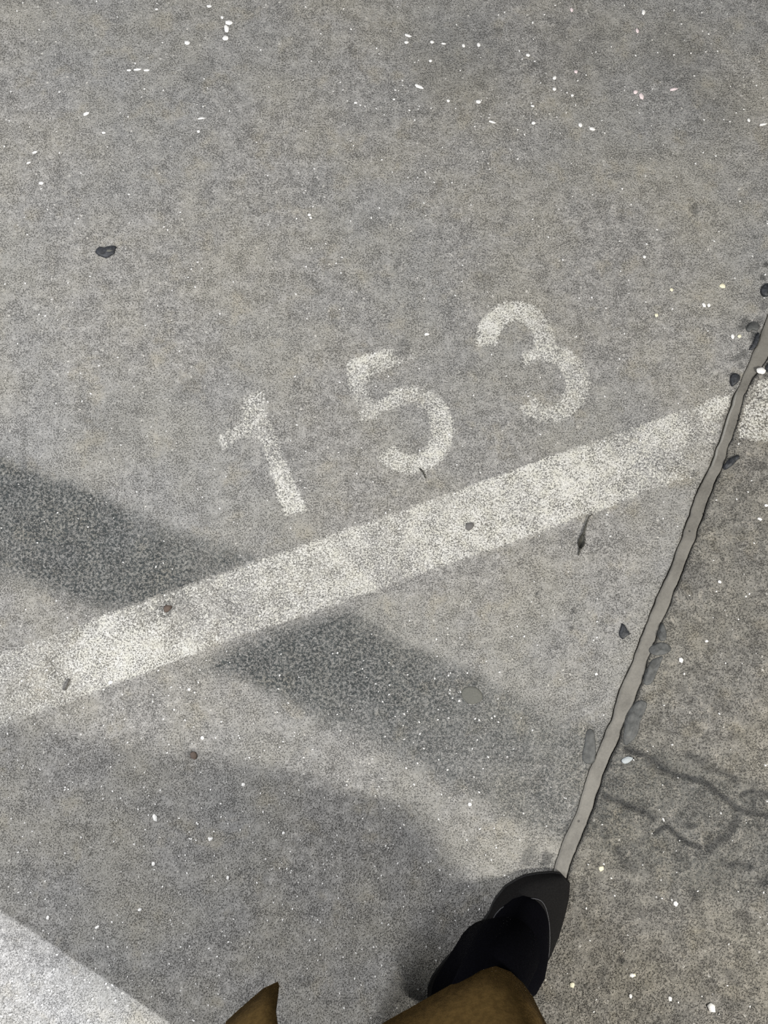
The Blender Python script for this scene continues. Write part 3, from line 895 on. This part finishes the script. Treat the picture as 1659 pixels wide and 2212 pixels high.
def make_shoe(heel, ax, mirror):
    nr = np.array([ax[1], -ax[0]])

    def w(s):
        l, r = float(np.interp(s, SL, TL)), float(np.interp(s, SR, TR))
        return (-r, -l) if mirror else (l, r)

    def at(s, t, z):
        p = heel + ax * s + nr * t
        return rel((p[0], p[1], z))

    def top(s):
        return float(np.interp(s / LEN, [0, 0.03, 0.12, 0.35, 0.55, 0.68, 0.80, 0.92, 1.0], [0.045, 0.055, 0.056, 0.048, 0.050, 0.047, 0.036, 0.026, 0.016]))

    shoe = bpy.data.objects.new('shoe', None)
    COL.objects.link(shoe); shoe.parent = person
    st_ = np.concatenate([np.linspace(0.0005, 0.03, 6), np.linspace(0.04, LEN - 0.03, 20), np.linspace(LEN - 0.024, LEN - 0.0005, 8)])
    # upper
    V, Fc, n = [], [], 17
    for s in st_:
        l, r = w(s)
        c, hw = (l + r) / 2, max(0.002, (r - l) / 2)
        for k in range(n):
            a = math.pi * (1 - k / (n - 1))
            cx, sz = math.cos(a), math.sin(a)
            V.append(at(s, c + hw * math.copysign(abs(cx) ** 0.75, cx), 0.006 + (top(s) - 0.006) * sz ** 0.8))
    for i in range(len(st_) - 1):
        for k in range(n - 1):
            Fc.append((i * n + k, i * n + k + 1, (i + 1) * n + k + 1, (i + 1) * n + k))
    Fc.append(tuple(range(n))); Fc.append(tuple((len(st_) - 1) * n + k for k in range(n - 1, -1, -1)))
    mesh_obj('upper', V, Fc, M['shoe'], shoe)
    # sole with a low heel block
    V, Fc = [], []
    for s in st_:
        l, r = w(s)
        for t, z in ((l - 0.0008, 0.0005), (l - 0.0012, 0.007), (r + 0.0012, 0.007), (r + 0.0008, 0.0005)):
            V.append(at(s, t, z))
    for i in range(len(st_) - 1):
        for k in range(4):
            k2 = (k + 1) % 4
            Fc.append((i * 4 + k, i * 4 + k2, (i + 1) * 4 + k2, (i + 1) * 4 + k))
    Fc.append((0, 1, 2, 3)); b = (len(st_) - 1) * 4; Fc.append((b + 3, b + 2, b + 1, b))
    mesh_obj('sole', V, Fc, M['sole'], shoe, smooth=False)
    # stockinged foot filling the opening, running up into the ankle
    V, Fc, n = [], [], 20
    sg = -1.0 if mirror else 1.0
    prof = [(0.825 * LEN, -0.008, 0.10, 0.028), (0.81 * LEN, -0.008, 0.42, 0.038), (0.78 * LEN, -0.0075, 0.60, 0.050), (0.73 * LEN, -0.006, 0.72, 0.066), (0.67 * LEN, -0.004, 0.82, 0.088), (0.60 * LEN, -0.003, 0.88, 0.108), (0.53 * LEN, -0.003, 0.88, 0.115),
            (0.46 * LEN, -0.003, 0.86, 0.115), (0.38 * LEN, -0.002, 0.82, 0.110), (0.30 * LEN, 0.0, 0.80, 0.10)]
    for s, off, fw, zt in prof:
        l, r = w(s); c = (l + r) / 2 + off * sg; hw = fw * (r - l) / 2
        for k in range(n):
            a = math.pi * (1 - k / (n - 1))
            cx = math.cos(a)
            V.append(at(s, c + hw * math.copysign(abs(cx) ** 0.8, cx), 0.012 + (zt - 0.012) * math.sin(a) ** 0.75))
    for i in range(len(prof) - 1):
        for k in range(n - 1):
            Fc.append((i * n + k, i * n + k + 1, (i + 1) * n + k + 1, (i + 1) * n + k))
    Fc.append(tuple(range(n - 1, -1, -1))); Fc.append(tuple((len(prof) - 1) * n + k for k in range(n)))
    mesh_obj('stocking_foot', V, Fc, M['tights'], shoe)
    # throat edge of the shoe, its highlight painted in as a pale tube
    pts = []
    for k in range(25):
        a = math.pi * (k / 24.0)
        s = (0.56 + 0.272 * math.sin(a) ** 0.85) * LEN
        l, r = w(s); c, hw = (l + r) / 2, (r - l) / 2
        t = -math.cos(a) * hw * (0.955 - 0.22 * math.sin(a)) - 0.0075 * sg * math.sin(a)
        u = min(0.999, abs(t) / hw) ** (1 / 0.75)
        pts.append(at(s, c + t, 0.006 + (top(s) - 0.006) * max(0.0, math.sin(math.acos(u))) ** 0.8 + 0.0004))
    tube('throat_highlight', pts, 0.0007, M['throat_glint'], shoe, 6)
    return shoe


make_shoe(HEEL, AX, False)
ax2 = np.array([-0.25, 0.968]); HEEL2 = np.array([0.115, -0.845])
make_shoe(HEEL2, ax2, True)


def loft(name, rings, mat, parent, n=28, caps=False):
    """rings of (centre, rx, ry) in world metres, closed round"""
    V, Fc = [], []
    for (cx, cy, cz), rx, ry in rings:
        for k in range(n):
            a = 2 * math.pi * k / n
            V.append(rel((cx + rx * math.cos(a), cy + ry * math.sin(a), cz)))
    for i in range(len(rings) - 1):
        for k in range(n):
            k2 = (k + 1) % n
            Fc.append((i * n + k, i * n + k2, (i + 1) * n + k2, (i + 1) * n + k))
    if caps:
        Fc.append(tuple(range(n - 1, -1, -1))); Fc.append(tuple((len(rings) - 1) * n + k for k in range(n)))
    return mesh_obj(name, V, Fc, mat, parent)


ank = HEEL + AX * 0.072
ank2 = HEEL2 + ax2 * 0.072
RIGHT = [(*P(1000, 2112), 0.050, 0.048), (*P(1062, 2066, 0.11), 0.11, 0.046), (*P(1092, 2058, 0.19), 0.19, 0.041), (*P(1040, 2165, 0.25), 0.25, 0.038), (0.10, -0.535, 0.30, 0.046), (0.10, -0.60, 0.46, 0.055), (0.115, -0.64, 0.64, 0.070), (0.13, -0.69, 0.84, 0.085)]
LEFT = [(ank2[0], ank2[1], 0.05, 0.060), (ank2[0], ank2[1], 0.10, 0.060), (0.08, -0.755, 0.22, 0.062), (0.05, -0.73, 0.46, 0.066), (0.02, -0.715, 0.64, 0.075), (-0.01, -0.71, 0.84, 0.085)]
for leg in (RIGHT, LEFT):
    loft('trouser_leg', [((x_, y_, z_), r_, r_) for x_, y_, z_, r_ in leg], M['trouser'], person)

# body: one skinned figure, almost wholly under the coat
sk_v, sk_e, sk_r = [], [], []
def jv(p, r, parent=None):
    sk_v.append(rel(p)); sk_r.append(r)
    if parent is not None: sk_e.append((parent, len(sk_v) - 1))
    return len(sk_v) - 1
pel = jv((0.055, -0.72, 0.88), 0.105)
wai = jv((0.055, -0.715, 1.03), 0.095, pel)
che = jv((0.05, -0.70, 1.24), 0.105, wai)
nb_ = jv((0.045, -0.67, 1.36), 0.055, che)
nk = jv((0.045, -0.655, 1.42), 0.045, nb_)
hd = jv((0.04, -0.62, 1.50), 0.078, nk)
hd2 = jv((0.04, -0.61, 1.57), 0.075, hd)
ns = jv((0.04, -0.535, 1.505), 0.012, hd)
for a, knee, hip in ((ank, (0.10, -0.60), (0.13, -0.70)), (ank2, (0.05, -0.73), (-0.01, -0.71))):
    h_ = jv((hip[0], hip[1], 0.82), 0.075, pel)
    k_ = jv((knee[0], knee[1], 0.46), 0.048, h_)
    a_ = jv((a[0], a[1], 0.10), 0.032, k_)
    jv((a[0], a[1], 0.045), 0.028, a_)
for sx in (-1, 1):
    s_ = jv((0.05 + sx * 0.165, -0.69, 1.31), 0.055, che)
    e_ = jv((0.05 + sx * 0.225, -0.60, 1.08), 0.040, s_)
    w_ = jv((sx * 0.075, -0.33, 1.10), 0.026, e_)
    p_ = jv((sx * 0.062, -0.26, 1.12), 0.030, w_)
    for k in range(4):
        dx = (k - 1.5) * 0.013
        f1 = jv((sx * 0.062 + dx, -0.215 - abs(k - 1.5) * 0.004, 1.135), 0.009, p_)
        f2 = jv((sx * 0.058 + dx, -0.190, 1.155), 0.008, f1)
        jv((sx * 0.052 + dx, -0.195, 1.175), 0.007, f2)
    t1_ = jv((sx * 0.030, -0.265, 1.14), 0.011, p_)
    jv((sx * 0.022, -0.235, 1.165), 0.009, t1_)
me = bpy.data.meshes.new('body')
me.from_pydata(sk_v, sk_e, [])
body_o = bpy.data.objects.new('body', me); COL.objects.link(body_o); body_o.parent = person
me.skin_vertices or me.attributes
sm = body_o.modifiers.new('skin', 'SKIN')
for i, r in enumerate(sk_r):
    me.skin_vertices[0].data[i].radius = (r, r)
me.skin_vertices[0].data[0].use_root = True
ss = body_o.modifiers.new('smooth', 'SUBSURF'); ss.levels = 1; ss.render_levels = 2
g = NT('skin_and_tights')
oc = g.node('ShaderNodeTexCoord').outputs['Object']
sx_ = g.node('ShaderNodeSeparateXYZ'); g.link(oc, sx_.inputs[0])
g.link(g.mix(g.ramp(sx_.outputs[2], 0.95, 0.96), (0.010, 0.010, 0.013), (0.52, 0.33, 0.24)), g.bsdf.inputs['Base Color'])
g.bsdf.inputs['Roughness'].default_value = 0.6
me.materials.append(g.m)
hairs = [((0.04, -0.635, 1.40), 0.078, 0.06), ((0.04, -0.645, 1.48), 0.092, 0.085), ((0.04, -0.632, 1.56), 0.094, 0.092), ((0.04, -0.625, 1.62), 0.075, 0.075), ((0.04, -0.62, 1.655), 0.03, 0.03)]
hair = loft('hair', [((c_[0], c_[1] - 0.02, c_[2]), a_, b_) for c_, a_, b_ in hairs], M['hair'], person, 20, True)

# coat: open at the front, hem at calf height, the right panel pushed out over the forward leg
HZ = 0.25
hp = lambda px, py: tuple(P(px, py, HZ))
HEM = [hp(600, 2120), hp(590, 2118), hp(560, 2142), hp(525, 2172), hp(488, 2206), (-0.192, -0.53), (-0.194, -0.58), (-0.168, -0.635), (-0.11, -0.685), (-0.04, -0.73), (0.04, -0.78), (0.13, -0.815), (0.20, -0.78), (0.222, -0.69),
       (0.215, -0.60), hp(1196, 2240), hp(1172, 2196), hp(1150, 2150), hp(1118, 2108), hp(1082, 2086), hp(1045, 2090), hp(1000, 2112), hp(940, 2146), hp(880, 2180), hp(830, 2208), hp(770, 2244), hp(730, 2275)]
HEM = np.array(HEM)
def resample(p, n):
    d = np.concatenate([[0], np.cumsum(np.linalg.norm(np.diff(p, axis=0), axis=1))])
    t = np.linspace(0, d[-1], n)
    return np.stack([np.interp(t, d, p[:, 0]), np.interp(t, d, p[:, 1])], 1)
NC = 72
HEM = resample(HEM, NC)
LV = [(0.25, 0, 0, 0, 0), (0.30, 0, 0, 0, 0), (0.38, 0, 0, 0, 0), (0.48, 0, 0, 0, 0), (0.60, 0.055, -0.68, 0.175, 0.155), (0.75, 0.055, -0.70, 0.172, 0.150), (0.90, 0.055, -0.72, 0.170, 0.145), (1.03, 0.055, -0.715, 0.150, 0.128),
      (1.15, 0.052, -0.71, 0.165, 0.132), (1.25, 0.05, -0.70, 0.188, 0.130), (1.32, 0.048, -0.69, 0.185, 0.112), (1.36, 0.046, -0.68, 0.140, 0.095), (1.385, 0.045, -0.672, 0.075, 0.075), (1.42, 0.045, -0.668, 0.068, 0.068)]
top_c = (0.06, -0.635, 0.175, 0.14)
V, Fc = [], []
for z, cx, cy, rx, ry in LV:
    f = sstep(0.25, 0.78, np.array(z))
    if rx == 0: cx, cy, rx, ry = top_c
    for k in range(NC):
        u = k / (NC - 1)
        gap = 14 * (1 - float(sstep(0.5, 0.8, np.array(z)))) - 5
        a = math.radians(90 + gap + u * (360 - 2 * gap))
        ex, ey = cx + rx * math.cos(a), cy + ry * math.sin(a)
        fold = 0.006 * math.sin(u * 46) * (1 - float(f))
        hx, hy = HEM[k]
        x, y = hx * (1 - f) + ex * f, hy * (1 - f) + ey * f
        if z > 0.26:
            x += fold * math.cos(a) * min(1, (z - 0.25) * 8); y += fold * math.sin(a) * min(1, (z - 0.25) * 8)
        V.append(rel((x, y, z)))
for i in range(len(LV) - 1):
    for k in range(NC - 1):
        Fc.append((i * NC + k, i * NC + k + 1, (i + 1) * NC + k + 1, (i + 1) * NC + k))
coat = mesh_obj('coat', V, Fc, M['coat'], person)
so = coat.modifiers.new('cloth_thickness', 'SOLIDIFY'); so.thickness = 0.005; so.offset = -1
for sx in (-1, 1):
    s0, e0, w0 = Vector((0.05 + sx * 0.15, -0.69, 1.30)), Vector((0.05 + sx * 0.228, -0.60, 1.07)), Vector((sx * 0.082, -0.35, 1.095))
    pts = [s0, s0.lerp(e0, 0.35), s0.lerp(e0, 0.8), e0.lerp(w0, 0.06), e0.lerp(w0, 0.4), e0.lerp(w0, 0.75), w0]
    tube('sleeve', [rel(p) for p in pts], [0.075, 0.068, 0.062, 0.062, 0.055, 0.052, 0.052], M['coat'], coat, 18)

# ------------------------------------------------------------------ added unseen block behind the person, made up to shade the floor from the far tube
pc = E1 + ED * 2.9
a0, b0 = pc, pc + EN * 2.6
V = []
for z in (0.0, 2.9):
    for p in (a0, a0 + ED * 0.35, b0 + ED * 0.35, b0):
        V.append((p[0], p[1], z))
bmp = bmesh.new()
vv = [bmp.verts.new(v) for v in V]
for f in ((3, 2, 1, 0), (4, 5, 6, 7), (0, 1, 5, 4), (1, 2, 6, 5), (2, 3, 7, 6), (3, 0, 4, 7)):
    bmp.faces.new([vv[i] for i in f])
bmesh.ops.bevel(bmp, geom=bmp.edges[:], offset=0.012, segments=2, affect='EDGES')
mp = bpy.data.meshes.new('light_blocker'); bmp.to_mesh(mp); bmp.free(); mp.materials.append(M['blocker'])
blocker = bpy.data.objects.new('light_blocker', mp); COL.objects.link(blocker)
tag(blocker, 'added unseen concrete pier standing behind the person', 'blocker', kind='structure')
